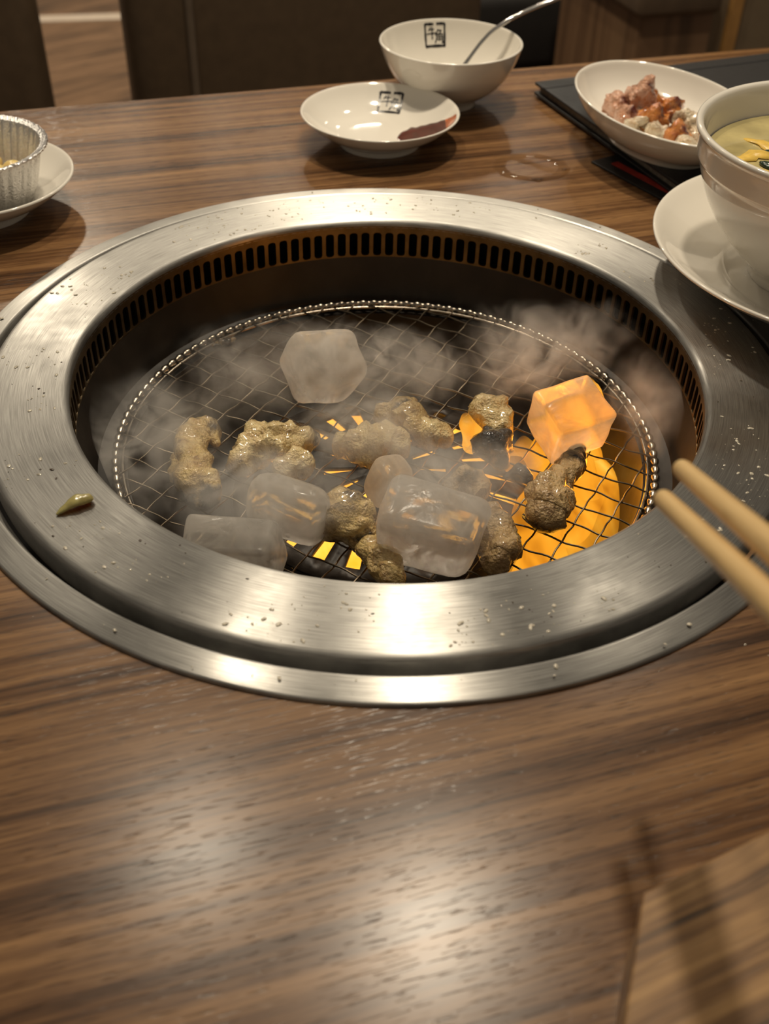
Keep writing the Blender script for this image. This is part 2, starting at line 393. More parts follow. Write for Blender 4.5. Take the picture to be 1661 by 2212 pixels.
def blob(name, spine, mat, parent=None, seed=0, lump=0.22, floor=None, char=None, sides=28, rings=9, squash=1.0):
    """lumpy soft body along a spine of (x, y, z, r); base of object at spine centre"""
    pts = catmull([Vector((*s,)) for s in spine], rings)
    c = sum((Vector(q[:3]) for q in pts), Vector()) / len(pts)
    base = Vector((c.x, c.y, floor if floor is not None else min(q[2] - q[3] for q in pts)))
    # rounded ends
    def endcap(a, b):
        d = (Vector(a[:3]) - Vector(b[:3])); d = d.normalized() if d.length > 1e-6 else Vector((1, 0, 0))
        res = []
        for t in (0.35, 0.65, 0.86, 0.97, 1.0):
            q = Vector(a[:3]) + d * a[3] * t
            res.append(Vector((*q, max(a[3] * math.sqrt(max(0, 1 - t * t)), a[3] * 0.02))))
        return res
    full = endcap(pts[0], pts[1])[::-1] + list(pts) + endcap(pts[-1], pts[-2])
    V, F = [], []
    n = len(full); off = Vector((seed * 7.13, seed * 3.7, seed * 1.9))
    side_prev = None
    for i, q in enumerate(full):
        d = Vector(full[min(i + 1, n - 1)][:3]) - Vector(full[max(i - 1, 0)][:3]); d.normalize()
        s = d.cross(Vector((0, 0, 1)))
        if s.length < 1e-3: s = side_prev or Vector((1, 0, 0))
        s.normalize(); side_prev = s
        w = s.cross(d)
        for k in range(sides):
            a = 2 * PI * k / sides
            nv = s * math.cos(a) + w * math.sin(a) * squash
            pnt = Vector(q[:3]) + nv * q[3]
            h = noise.fractal((pnt + off) * 85.0, 0.7, 2.0, 3) * lump
            h += noise.noise((pnt + off) * 320.0) * lump * 0.22
            rr = min(q[3], 0.012)
            pnt = pnt + nv * (h * rr * 1.3)
            if floor is not None and pnt.z < floor: pnt.z = floor + (pnt.z - floor) * 0.08
            V.append(pnt - base)
    for i in range(n - 1):
        for k in range(sides):
            k2 = (k + 1) % sides
            F.append((i * sides + k, (i + 1) * sides + k, (i + 1) * sides + k2, i * sides + k2))
    F.append(tuple(range(sides))[::-1]); F.append(tuple((n - 1) * sides + k for k in range(sides)))
    o = obj(name, V, F, mat, parent, True, loc=base)
    at = o.data.attributes.new('char', 'FLOAT', 'POINT')
    vals = []
    for v in V:
        pw = v + base; t = 0.0
        for (cx, cy, cz, cr_, amt) in (char or ()):
            t = max(t, amt * max(0.0, 1 - (pw - Vector((cx, cy, cz))).length / cr_))
        vals.append(t)
    at.data.foreach_set('value', vals)
    return o

# ------------------------------------------------------------------ the setting
TH = math.radians(18.0)
TT = Vector((math.cos(TH), math.sin(TH), 0)); TN = Vector((-math.sin(TH), math.cos(TH), 0))
def tw(t, n, z=0.0): return TT * t + TN * n + Vector((0, 0, z))
FLOOR_Z = -0.72

fl = obm('floor', box_bm(-4, 4, -2.5, 5.5, -0.05, 0.0), 'floor', rot=(0, 0, TH + 0.4), loc=(0, 0, FLOOR_Z)); tag(fl, kind='structure')
st = obm('trim_1', box_bm(-1.5, 0.45, -0.03, 0.03, 0.0, 0.004), 'floor_strip', loc=tw(-0.04, 3.11, FLOOR_Z), rot=(0, 0, TH - 0.11)); tag(st, kind='structure')

# partition with an amber edge trim, right of the wooden bench
pw_ = empty('wall_right', tw(0.925, 1.20, FLOOR_Z), TH); tag(pw_, kind='structure')
obm('wall_panel', box_bm(0.0, 1.6, 0.0, 0.06, 0.0, 1.5), 'tan_wall', pw_)
obm('edge_trim', box_bm(0.03, 0.052, -0.012, 0.0, 0.0, 1.5, 0.002), 'amber_trim', pw_)

# ------------------------------------------------------------------ table
table = empty('restaurant_table', (0, 0, 0), TH)
tag(table, 'walnut-grained laminate table with a round grill set into its top', 'table')
def table_top():
    V, F = [], []
    n = 128; R = 0.2035
    x0, x1, y0, y1 = -0.72, 0.78, -0.40, 0.388
    Zs = (0.0, -0.032)
    bd = []
    for k in range(n):
        a = 2 * PI * (k + 0.5) / n; c, s = math.cos(a), math.sin(a)
        tx = (x1 / c if c > 0 else x0 / c) if abs(c) > 1e-9 else 1e9
        ty = (y1 / s if s > 0 else y0 / s) if abs(s) > 1e-9 else 1e9
        bd.append((a, min(tx, ty)))
    # make sure that the four corners exist
    cs = [math.atan2(y, x) % (2 * PI) for x in (x0, x1) for y in (y0, y1)]
    for (cx, cy) in ((x0, y0), (x0, y1), (x1, y0), (x1, y1)):
        a = math.atan2(cy, cx) % (2 * PI)
        j = min(range(n), key=lambda q: abs(bd[q][0] - a)); bd[j] = (a, math.hypot(cx, cy))
    for z in Zs:
        for a, t in bd: V.append((R * math.cos(a), R * math.sin(a), z))
        for a, t in bd: V.append((t * math.cos(a), t * math.sin(a), z))
    for k in range(n):
        k2 = (k + 1) % n
        F.append((k, k2, n + k2, n + k)); F.append((2 * n + k, 3 * n + k, 3 * n + k2, 2 * n + k2))
        F.append((n + k, n + k2, 3 * n + k2, 3 * n + k)); F.append((k, 2 * n + k, 2 * n + k2, k2))
    return V, F
V, F = table_top(); obj('table_top', V, F, 'table', table, smooth=False)
obm('edge_band', box_bm(-0.72, 0.78, 0.3880, 0.3895, -0.032, -0.0004), 'table', table)
for lx in (-0.62, 0.68):
    for ly in (-0.33, 0.32):
        obm('leg', box_bm(lx - 0.025, lx + 0.025, ly - 0.025, ly + 0.025, FLOOR_Z, -0.032, 0.003), 'dark_fab', table)
obm('grill_housing', box_bm(-0.24, 0.24, -0.24, 0.24, -0.45, -0.20, 0.004), 'dark_fab', table)

# ------------------------------------------------------------------ roaster set into the table
grill = empty('table_grill', (0, 0, 0)); tag(grill, 'round brushed steel grill sunk into the table, fire inside', 'grill')
V, F = lathe([(0.2052, -0.002), (0.2052, 0.0012), (0.2048, 0.0018), (0.2042, 0.0020), (0.1990, 0.0027), (0.1952, 0.0032), (0.1945, 0.0033), (0.1937, 0.0029), (0.1933, 0.0020), (0.1932, 0.0010), (0.1932, -0.006), (0.190, -0.006), (0.190, -0.012), (0.2025, -0.012), (0.2025, -0.002)], 200, True)
obj('outer_flange', V, F, 'steel', grill)
V, F = lathe([(0.1522, 0.00642), (0.1530, 0.0065), (0.160, 0.0065), (0.175, 0.0065), (0.1852, 0.0065), (0.1862, 0.0064), (0.1874, 0.0060), (0.1882, 0.0052), (0.1886, 0.0040), (0.1886, 0.0030), (0.1884, -0.006), (0.1860, -0.006), (0.1855, 0.003), (0.1550, 0.003), (0.1512, 0.0020), (0.1500, 0.0020), (0.1501, 0.0040), (0.1505, 0.0052), (0.1513, 0.0060)], 200, True)
obj('top_ring', V, F, 'steel', grill)
# slotted exhaust wall: 133 rounded slots cut through a thin steel band
def slotted():
    V, F = [], []
    ns, R, zt, zb, s0, s1 = 133, 0.1500, 0.0030, -0.0166, -0.0012, -0.0158
    def P(a, z, r): return (r * math.cos(a), r * math.sin(a), z)
    da = 2 * PI / ns
    for i in range(ns):
        a0 = i * da; ac = a0 + da / 2
        hw = da * 0.345; rz = 0.0016; ra = rz / R
        inner, outer = [], []
        for (sx, sz, oc) in ((1, 1, (a0 + da, zt)), (-1, 1, (a0, zt)), (-1, -1, (a0, zb)), (1, -1, (a0 + da, zb))):
            cx = ac + sx * (hw - ra); cz = (s0 - rz) if sz > 0 else (s1 + rz)
            st_ = {(1, 1): 0, (-1, 1): 90, (-1, -1): 180, (1, -1): 270}[(sx, sz)]
            for d in (0, 45, 90):
                t = math.radians(st_ + d)
                inner.append((cx + ra * math.cos(t), cz + rz * math.sin(t)))
                outer.append((oc[0] if d == 45 or True else 0, oc[1]))
        # outer loop: slide points so that quads stay tidy
        b = len(V)
        outs = []
        for j, (ia, iz) in enumerate(inner):
            q, d = divmod(j, 3)
            oa = (a0 + da, a0, a0, a0 + da)[q]; oz = (zt, zt, zb, zb)[q]
            if d == 1: outs.append((oa, oz))
            elif (q % 2 == 0) == (d == 0): outs.append((oa, iz))
            else: outs.append((ia, oz))
        for a, z in inner: V.append(P(a, z, R))
        for a, z in outs: V.append(P(a, z, R))
        for a, z in inner: V.append(P(a, z, R + 0.0014))
        for j in range(12):
            j2 = (j + 1) % 12
            F.append((b + j, b + j2, b + 12 + j2, b + 12 + j))
            F.append((b + j, b + 24 + j, b + 24 + j2, b + j2))
    return V, F
V, F = slotted(); obj('slotted_wall', V, F, 'wall_steel', grill, smooth=False)
V, F = lathe([(0.1512, 0.0018), (0.168, 0.0), (0.172, -0.025), (0.151, -0.0175)], 96); obj('exhaust_duct', V, F, 'duct', grill)
V, F = lathe([(0.1502, -0.0164), (0.1498, -0.0180), (0.1480, -0.028), (0.1440, -0.0420), (0.1395, -0.0436), (0.1300, -0.0440), (0.1290, -0.0480), (0.124, -0.080), (0.105, -0.098), (0.0, -0.102), (0.0, -0.108), (0.11, -0.104), (0.130, -0.084), (0.149, -0.045), (0.1525, -0.0164)], 128)
obj('fire_bowl', V, F, 'soot', grill)
# cast-iron burner cover: two rings of radial slots
def burner():
    V, F = [], []
    nr = [0.0, 0.010, 0.0165, 0.020, 0.026, 0.032, 0.036, 0.042, 0.049, 0.056, 0.063, 0.069, 0.078]
    def zz(r): return -0.0615 - 0.010 * (r / 0.078) ** 2
    na = 120
    for r in nr:
        for k in range(na):
            a = 2 * PI * k / na
            V.append((r * math.cos(a), r * math.sin(a), zz(r)))
    for i in range(len(nr) - 1):
        for k in range(na):
            inner_slot = i in (2, 3, 4) and (k % 10) in (0, 1, 2)
            outer_slot = i in (7, 8, 9, 10) and (k % 5) in (0, 1)
            if inner_slot or outer_slot: continue
            k2 = (k + 1) % na
            F.append((i * na + k, (i + 1) * na + k, (i + 1) * na + k2, i * na + k2))
    return V, F
V, F = burner(); bo = obj('burner_cover', V, F, 'iron', grill)
sm = bo.modifiers.new('thick', 'SOLIDIFY'); sm.thickness = 0.0022; sm.offset = -1
V, F = lathe([(0.078, -0.0715), (0.080, -0.074), (0.081, -0.094), (0.074, -0.0985)], 96); obj('burner_skirt', V, F, 'iron', bo)
V, F = lathe([(0.0, -0.073), (0.02, -0.0735), (0.045, -0.076), (0.075, -0.079), (0.075, -0.084), (0.0, -0.084)], 64, rfun=lambda r, z, a: r * (1 + 0.015 * math.sin(a * 17))); obj('burner_flame', V, F, 'burner_fire', bo)

# ------------------------------------------------------------------ wire net
net = empty('grill_net', (0, 0, -0.040)); tag(net, 'crimped round wire grill net lying in the sunken grill', 'grill net')
PITCH_W, A1, RN = 0.01352, math.radians(61.5), 0.1335
def wires():
    for q, ang in enumerate((A1, A1 - PI / 2)):
        d = Vector((math.cos(ang), math.sin(ang), 0)); pn = Vector((-math.sin(ang), math.cos(ang), 0))
        o0 = Vector((0.0948, -0.0503, 0)).dot(pn) % PITCH_W
        s0 = Vector((0.0948, -0.0503, 0)).dot(d)
        for k in range(-11, 12):
            off = o0 + k * PITCH_W
            if abs(off) > RN * 0.985: continue
            h = math.sqrt(RN * RN - off * off); n = max(4, int(2 * h / (PITCH_W / 5)))
            path = []
            for i in range(n + 1):
                s = -h + 2 * h * i / n
                ph = math.cos(PI * (s - s0) / PITCH_W + PI * k + (PI if q else 0))
                path.append(d * s + pn * (off + 0.00025 * math.sin(2 * PI * s / PITCH_W + k)) + Vector((0, 0, 0.00055 * ph)))
            V, F = tube(path, 0.00047, 6)
            obj('wire', V, F, 'net', net)
wires()
def beaded(R, r, nb, amp):
    n = nb * 6
    path = [(R * math.cos(2 * PI * i / n), R * math.sin(2 * PI * i / n), 0.0) for i in range(n)]
    rad = [r * (1 + amp * math.cos(2 * PI * i * nb / n)) for i in range(n)]
    return tube(path, rad, 10, True)
V, F = beaded(0.1352, 0.0019, 130, 0.24); obj('wrapped_rim', V, F, 'net_ring', net)
V, F = tube([(0.1318 * math.cos(2 * PI * i / 160), 0.1318 * math.sin(2 * PI * i / 160), -0.0008) for i in range(160)], 0.0010, 8, True); obj('inner_rim_wire', V, F, 'net_ring', net)

# ------------------------------------------------------------------ fire
def set_fade(o, vals):
    at = o.data.attributes.new('fade', 'FLOAT', 'POINT'); at.data.foreach_set('value', vals)
set_fade(bpy.data.objects['burner_flame'], [1.0] * len(bpy.data.objects['burner_flame'].data.vertices))
def flame_mesh(name, cx, cy, z0, r, h, mat, parent, seed, lean=(0, 0)):
    prof = [(0.0, 0.0), (0.7, 0.02), (1.0, 0.16), (0.99, 0.34), (0.90, 0.52), (0.72, 0.70), (0.48, 0.85), (0.22, 0.95), (0.0, 1.0)]
    V, F = lathe(fine(prof, 3), 28)
    out, fade = [], []
    for (x, y, z) in V:
        q = Vector((x, y, z * 2)) * 0.9 + Vector((seed * 5.1, seed * 2.3, 0))
        w = 1 + 0.35 * noise.noise(q)
        dx = noise.noise(Vector((seed * 9.1, 0, z * 2.2))) * 0.5 * z
        dy = noise.noise(Vector((0, seed * 9.1, z * 2.2))) * 0.5 * z
        out.append(((x * w + dx) * r + lean[0] * z * z, (y * w + dy) * r + lean[1] * z * z, z * h * (1 + 0.08 * noise.noise(q * 2))))
        fade.append(max(0.0, 1 - max(0.0, (z - 0.55) / 0.45) ** 1.2))
    o = obj(name, out, F, mat, parent, True, loc=(cx, cy, z0)); set_fade(o, fade)
    return o
gf = empty('grease_fire', (0.092, -0.012, -0.095)); tag(gf, 'orange grease fire burning below the net beside the burner', 'fire')
def fire_bed():
    V, F, fade = [], [], []
    nr, na = 26, 64; ca, sa = math.cos(math.radians(66)), math.sin(math.radians(66))
    for i in range(nr + 1):
        for k in range(na):
            a = 2 * PI * k / na; t = i / nr
            wob = 1 + 0.16 * noise.noise(Vector((math.cos(a) * 1.6, math.sin(a) * 1.6, 4.2)))
            u, v = 0.068 * t * wob * math.cos(a), 0.038 * t * wob * math.sin(a)
            x, y = u * ca - v * sa, u * sa + v * ca
            z = 0.008 + 0.030 * (1 - t * t) + 0.010 * noise.noise(Vector((x * 45, y * 45, 1.0))) * (1 - t)
            V.append((x, y, z))
            n_ = noise.noise(Vector((x * 38, y * 38, 7.0)))
            fade.append(max(0.0, min(1.0, (1 - t) * 2.6)) * max(0.0, min(1.0, 1.05 + 0.9 * n_)))
    for i in range(nr):
        for k in range(na):
            k2 = (k + 1) % na; F.append((i * na + k, (i + 1) * na + k, (i + 1) * na + k2, i * na + k2))
    o = obj('flame_bed', V, F, 'fire', gf); set_fade(o, fade)
fire_bed()
rnd = random.Random(5)
for i, (cx, cy, r, h) in enumerate(((0.080, -0.052, 0.015, 0.046), (0.097, -0.008, 0.017, 0.052), (0.103, 0.026, 0.016, 0.054), (0.078, 0.014, 0.016, 0.046), (0.093, 0.040, 0.012, 0.054))):
    flame_mesh('flame_tongue', cx - 0.092, cy + 0.012, 0.0, r, h, 'fire', gf, i + 1, (rnd.uniform(-0.006, 0.006), rnd.uniform(-0.006, 0.006)))
fl_d = bpy.data.lights.new('fire_light', 'POINT'); fl_d.energy = 0.14; fl_d.color = (1.0, 0.33, 0.025); fl_d.shadow_soft_size = 0.02
fl_o = bpy.data.objects.new('fire_light', fl_d); COL.objects.link(fl_o); fl_o.location = (0.100, 0.000, -0.052)
f1 = flame_mesh('flame', 0.0445, -0.0065, -0.041, 0.0062, 0.020, 'flame_tip', None, 22, (-0.006, 0.004)); tag(f1, 'small flame licking up beside the charred black meat', 'flame')
f2 = flame_mesh('flame', 0.102, 0.022, -0.041, 0.010, 0.026, 'flame_tip', None, 23, (0.004, 0.004)); tag(f2, 'flame rising behind the fire-lit orange ice cube', 'flame')

# ------------------------------------------------------------------ grilled meat
NZ = -0.0390
meats = [
 ('grilled_meat', [(-.0848,-.0142,-.0349,.0028),(-.0893,-.0075,-.0334,.0058),(-.0949,-.0152,-.0321,.0073),(-.0937,-.0344,-.0315,.0080),(-.0882,-.0510,-.0306,.0091),(-.0841,-.0574,-.0325,.0073)], 'meat', 0.2, [(-.078,-.062,-.034,.012,.9),(-.092,-.062,-.036,.010,.9),(-.086,-.008,-.03,.008,.4)], 'bent hook-shaped piece of grilled meat with charred tip, alone by the net rim'),
 ('grilled_meat', [(-.0687,-.0335,-.0332,.0067),(-.0652,-.0240,-.0318,.0081),(-.0557,-.0167,-.0313,.0087),(-.0447,-.0128,-.0322,.0074),(-.0376,-.0094,-.0346,.0046)], 'meat_pale', 0.26, [(-.036,-.008,-.033,.010,.5)], 'pale arched piece of grilled meat veiled by smoke'),
 ('grilled_meat', [(-.0485,-.0352,-.0340,.0058),(-.0409,-.0318,-.0336,.0063)], 'meat_pale', 0.26, [], 'small pale meat lump tucked under the arched piece'),
 ('grilled_meat', [(-.0192,-.0167,-.0331,.0069),(-.0077,-.0191,-.0306,.0095),(.0025,-.0176,-.0313,.0087)], 'meat_pale', 0.24, [(-.004,-.026,-.036,.010,.6)], 'thick smoke-covered piece of meat in the middle of the net'),
 ('grilled_meat', [(-.0002,.0084,-.0337,.0062),(.0104,.0065,-.0317,.0083),(.0174,-.0037,-.0312,.0088)], 'meat', 0.3, [(.009,.004,-.0255,.008,.9)], 'browned meat with one black spot on top, behind the smoky middle piece'),
 ('grilled_meat', [(.0210,-.0072,-.0330,.0070),(.0268,-.0064,-.0334,.0065)], 'meat_pale', 0.25, [(.020,-.002,-.028,.006,.5)], 'short glossy meat lump beside the small flame'),
 ('grilled_meat', [(.0502,.0205,-.0332,.0067),(.0531,.0098,-.0310,.0090),(.0569,.0003,-.0329,.0070)], 'meat_pale', 0.2, [(.047,.018,-.031,.007,.35)], 'translucent pale meat piece standing behind the blackened one'),
 ('charred_meat', [(.0535,-.0070,-.0330,.0065),(.0551,-.0164,-.0315,.0082),(.0561,-.0226,-.0343,.0055)], 'meat_brown', 0.3, [(.054,-.010,-.027,.020,1.5),(.06,-.022,-.036,.012,1.3)], 'blackened glossy chunk of meat beside the flame'),
 ('charred_meat', [(.0601,-.0328,-.0362,.0034),(.0645,-.0325,-.0347,.0049),(.0690,-.0340,-.0364,.0031)], 'meat_brown', 0.35, [(.0645,-.0325,-.034,.03,1.4)], 'small fully burnt black meat scrap over the fire'),
 ('grilled_meat', [(.0327,-.0434,-.0342,.0055),(.0394,-.0420,-.0336,.0062),(.0448,-.0468,-.0352,.0044)], 'meat_brown', 0.28, [(.04,-.044,-.028,.008,.4)], 'brownish meat piece behind the largest ice block'),
 ('grilled_meat', [(.0936,-.0136,-.0344,.0050),(.0898,-.0264,-.0337,.0056),(.0818,-.0427,-.0323,.0072),(.0766,-.0590,-.0301,.0096),(.0745,-.0652,-.0311,.0085)], 'meat_brown', 0.2, [(.0945,-.010,-.031,.024,1.4),(.07,-.067,-.038,.012,1.0)], 'club-shaped grilled meat with a burnt black end'),
 ('grilled_meat', [(-.0180,-.0690,-.0306,.0100),(-.0150,-.0773,-.0299,.0108),(-.0100,-.0838,-.0331,.0068)], 'meat', 0.2, [(-.014,-.072,-.0205,.009,.55),(-.005,-.076,-.028,.006,.9),(-.009,-.086,-.03,.006,.8)], 'round meat piece browned on top beside the largest ice block'),
 ('grilled_meat', [(-.0056,-.0904,-.0340,.0057),(.0003,-.0995,-.0329,.0069),(.0049,-.1063,-.0338,.0060)], 'meat', 0.24, [], 'meat piece in front of the round browned one, next to the ring'),
 ('grilled_meat', [(.0492,-.0642,-.0344,.0053),(.0514,-.0777,-.0320,.0079),(.0516,-.0905,-.0314,.0086),(.0503,-.0967,-.0327,.0071)], 'meat_brown', 0.22, [(.052,-.09,-.036,.012,.5)], 'oblong meat piece between the largest ice block and the fire'),
 ('charred_scrap', [(-.0979,.0777,-.0370,.0021),(-.0930,.0802,-.0367,.0026),(-.0884,.0850,-.0374,.0018)], 'meat_brown', 0.3, [(-.093,.08,-.036,.02,.45)], 'thin burnt leftover scrap stuck to the empty part of the net'),
]
for i, (nm, spn, mt, lump, ch, lab) in enumerate(meats):
    if nm == 'grilled_meat': spn = [(x, y, z + r * 0.09, r * 1.11) for x, y, z, r in spn]
    o = blob(nm, spn, mt, None, i + 3, lump * 1.5, NZ, ch)
    tag(o, lab, 'meat', 'meat on the grill net')

# ------------------------------------------------------------------ ice
def ice(name, c, dims, rot, seed, label, mat='ice', bev=0.006, jit=0.12):
    rn = random.Random(seed)
    bm = bmesh.new(); bmesh.ops.create_cube(bm, size=1.0)
    for v in bm.verts:
        v.co = Vector((v.co.x * dims[0] * (1 + rn.uniform(-jit, jit)), v.co.y * dims[1] * (1 + rn.uniform(-jit, jit)), v.co.z * dims[2] * (1 + rn.uniform(-jit, jit))))
    bmesh.ops.bevel(bm, geom=list(bm.edges), offset=bev, segments=4, profile=0.55, affect='EDGES')
    bmesh.ops.triangulate(bm, faces=bm.faces)
    bmesh.ops.subdivide_edges(bm, edges=bm.edges, cuts=2, use_grid_fill=True)
    R = Euler(rot).to_matrix()
    for v in bm.verts:
        d = v.co.normalized()
        v.co += d * (noise.noise(v.co * 90 + Vector((seed, 0, 0))) * 0.0009)
        v.co = R @ v.co
    zmin = min(v.co.z for v in bm.verts)
    for v in bm.verts: v.co.z -= zmin
    o = obm(name, bm, mat, None, True, loc=(c[0], c[1], NZ + 0.0003))
    return tag(o, label, 'ice', 'ice cubes on the grill net')
ice('ice_cube', (-0.0345, 0.027), (0.036, 0.030, 0.033), (0.5, 0.30, 0.62), 31, 'clear ice chunk with a peaked top, resting on the bare part of the net', jit=0.2, bev=0.007)
ice('ice_cube', (0.0905, -0.0060), (0.032, 0.029, 0.027), (0.30, -0.10, 0.42), 12, 'ice cube glowing orange over the fire', 'ice_fire_tint', bev=0.003, jit=0.06)
ice('ice_cube', (0.0015, -0.0515), (0.019, 0.017, 0.022), (0.15, 0.35, 0.7), 13, 'small milky ice lump behind the largest ice block', 'ice_white')
ice('ice_cube', (0.0215, -0.0880), (0.044, 0.034, 0.026), (0.16, 0.10, -0.25), 14, 'largest ice block, clear with trapped bubbles, beside the round browned meat', jit=0.18, bev=0.007)
ice('ice_cube', (-0.064, -0.103), (0.040, 0.022, 0.024), (0.1, -0.06, -0.15), 15, 'flat-topped ice block against the ring edge near the bent meat', bev=0.004)
ice('ice_cube', (-0.0440, -0.0770), (0.036, 0.019, 0.031), (0.10, 0.15, -0.25), 16, 'tall rounded clear ice piece beside the flat-topped ice block', bev=0.009, jit=0.2)

# ------------------------------------------------------------------ porcelain
PLATE = [(0.0, 0.0025), (0.022, 0.0025), (0.0235, 0.0), (0.0275, 0.0), (0.0285, 0.004), (0.036, 0.0078), (0.044, 0.0125), (0.0505, 0.0182), (0.0530, 0.0206), (0.0536, 0.0214), (0.0530, 0.0220), (0.0515, 0.0212), (0.046, 0.0158), (0.038, 0.0104), (0.029, 0.0072), (0.018, 0.0060), (0.0, 0.0058)]
BOWL = [(0.0, 0.003), (0.0165, 0.003), (0.0175, 0.0), (0.0205, 0.0), (0.0212, 0.0045), (0.028, 0.0085), (0.037, 0.0155), (0.0445, 0.0255), (0.0492, 0.0360), (0.0512, 0.0424), (0.0514, 0.0434), (0.0506, 0.0440), (0.0497, 0.0432), (0.0474, 0.0362), (0.0430, 0.0270), (0.0360, 0.0180), (0.0270, 0.0110), (0.015, 0.0072), (0.0, 0.0066)]
def dish(name, prof, loc, label, cat, group=None, n=112, rz=0.0, sx=1.0, sy=1.0, smooth_k=3):
    t = empty(name, loc, rz); tag(t, label, cat, group)
    V, F = lathe(fine(prof, smooth_k), n, sx=sx, sy=sy); obj('body', V, F, 'porcelain', t)
    return t

EMBLEM = [  # strokes in a unit square: points, width
    ([(-0.46, 0.48), (-0.05, 0.47)], 0.11), ([(0.08, 0.48), (0.46, 0.49)], 0.11), ([(-0.46, 0.50), (-0.44, -0.48)], 0.09), ([(0.46, 0.50), (0.44, -0.46)], 0.09),
    ([(-0.46, -0.46), (0.46, -0.45)], 0.12),
    ([(-0.20, 0.34), (-0.30, 0.18)], 0.05), ([(-0.22, 0.24), (-0.02, 0.26)], 0.05), ([(-0.38, 0.06), (0.06, 0.10)], 0.055), ([(-0.13, 0.36), (-0.12, 0.08), (-0.13, -0.18)], 0.055),
    ([(0.16, 0.26), (0.10, 0.12), (0.02, 0.0)], 0.05), ([(0.14, 0.20), (0.30, 0.21), (0.22, 0.08)], 0.05), ([(0.10, 0.04), (0.08, -0.14), (0.0, -0.34)], 0.055),
    ([(0.10, 0.04), (0.34, 0.05), (0.35, -0.22), (0.40, -0.34), (0.30, -0.30)], 0.06), ([(0.10, -0.07), (0.34, -0.06)], 0.045), ([(0.10, -0.18), (0.34, -0.17)], 0.045), ([(0.21, 0.04), (0.20, -0.26)], 0.045)]
def emblem(parent, prof, i0, r0, size, az):
    """paint strokes onto the inner wall of a lathed dish, centred at radius r0"""
    inner = [Vector(q) for q in fine(prof, 3)][i0 * 3:][::-1]      # from centre to rim
    arc = [0.0]
    for a, b in zip(inner[:-1], inner[1:]): arc.append(arc[-1] + (b - a).length)
    def at(s):
        s = min(max(s, 0), arc[-1] - 1e-6)
        for k in range(len(arc) - 1):
            if arc[k + 1] >= s:
                t = (s - arc[k]) / max(1e-9, arc[k + 1] - arc[k])
                p = inner[k].lerp(inner[k + 1], t); d = (inner[k + 1] - inner[k]).normalized()
                return p + Vector((-d.y, d.x)) * 0.00022
    s0 = next(arc[k] for k in range(len(arc)) if inner[k].x >= r0)
    def mapuv(u, v):
        p = at(s0 + v * size); a = az - u * size / max(p.x, 0.01)
        return (p.x * math.cos(a), p.x * math.sin(a), p.y)
    V, F = [], []
    for pts, w in EMBLEM:
        dense = []
        for (x0, y0), (x1, y1) in zip(pts[:-1], pts[1:]):
            for j in range(6): dense.append((x0 + (x1 - x0) * j / 6, y0 + (y1 - y0) * j / 6))
        dense.append(pts[-1])
        b = len(V)
        for i, (x, y) in enumerate(dense):
            xa, ya = dense[max(i - 1, 0)]; xb, yb = dense[min(i + 1, len(dense) - 1)]
            l = math.hypot(xb - xa, yb - ya) or 1; nx, ny = -(yb - ya) / l, (xb - xa) / l
            ww = w * (1 + 0.18 * math.sin(i * 1.7 + len(pts)))
            V.append(mapuv(x + nx * ww / 2, y + ny * ww / 2)); V.append(mapuv(x - nx * ww / 2, y - ny * ww / 2))
        for i in range(len(dense) - 1): F.append((b + 2 * i, b + 2 * i + 1, b + 2 * i + 3, b + 2 * i + 2))
    return tag(obj('emblem', V, F, 'ink', parent.children[0], smooth=False), 'black square seal with two brushed characters')

plate = dish('sauce_plate', PLATE, (-0.0107, 0.2825, 0), 'small white plate with black square seal and a smear of red sauce', 'plate')
emblem(plate, PLATE, 10, 0.0385, 0.0175, math.radians(81))
bowl = dish('rice_bowl', BOWL, (0.0378, 0.3620, 0), 'small white bowl with black square seal, a spoon standing in it', 'bowl')
emblem(bowl, BOWL, 11, 0.0448, 0.0165, math.radians(103))

# sauce smear on the plate, following its inner wall
def sauce_patch():
    inner = [Vector(q) for q in fine(PLATE, 3)][30:][::-1]
    def zr(r):
        for a, b in zip(inner[:-1], inner[1:]):
            if b.x >= r: return a.y + (b.y - a.y) * (r - a.x) / max(1e-9, b.x - a.x)
        return inner[-1].y
    V, F = [], []
    nu, nv = 26, 12
    for i in range(nu + 1):
        t = i / nu
        x = 0.0120 + 0.0400 * t
        yc = -0.0065 + 0.020 * t * (1 - t) - 0.002 * t
        hw = 0.0132 * min(1.0, math.sqrt(max(0.0, t / 0.22)) if t < 0.22 else 1.0) * (1 - 0.45 * max(0.0, t - 0.55) / 0.45) + 0.0008
        for j in range(nv + 1):
            s = j / nv * 2 - 1
            y = yc + s * hw * (1 + 0.12 * noise.noise(Vector((x * 300, s, 2))))
            r = min(math.hypot(x, y), 0.0512)
            k = r / max(1e-6, math.hypot(x, y)); x2, y2 = x * k, y * k
            V.append((x2, y2, zr(r) + 0.0002 + 0.0014 * (1 - abs(s) ** 2.5) * math.sin(PI * min(1, t * 0.9 + 0.08))))
    for i in range(nu):
        for j in range(nv):
            a = i * (nv + 1) + j; F.append((a, a + 1, a + nv + 2, a + nv + 1))
    o = obj('sauce_smear', V, F, 'sauce', None, True, loc=(-0.0107, 0.2825, 0))
    o.data.materials.append(MAT['sauce_thin'])
    for p in o.data.polygons:
        if p.center.x > 0.0440: p.material_index = 1
    return tag(o, 'dark red sauce smear reaching the rim of the small plate', 'sauce')
sauce_patch()

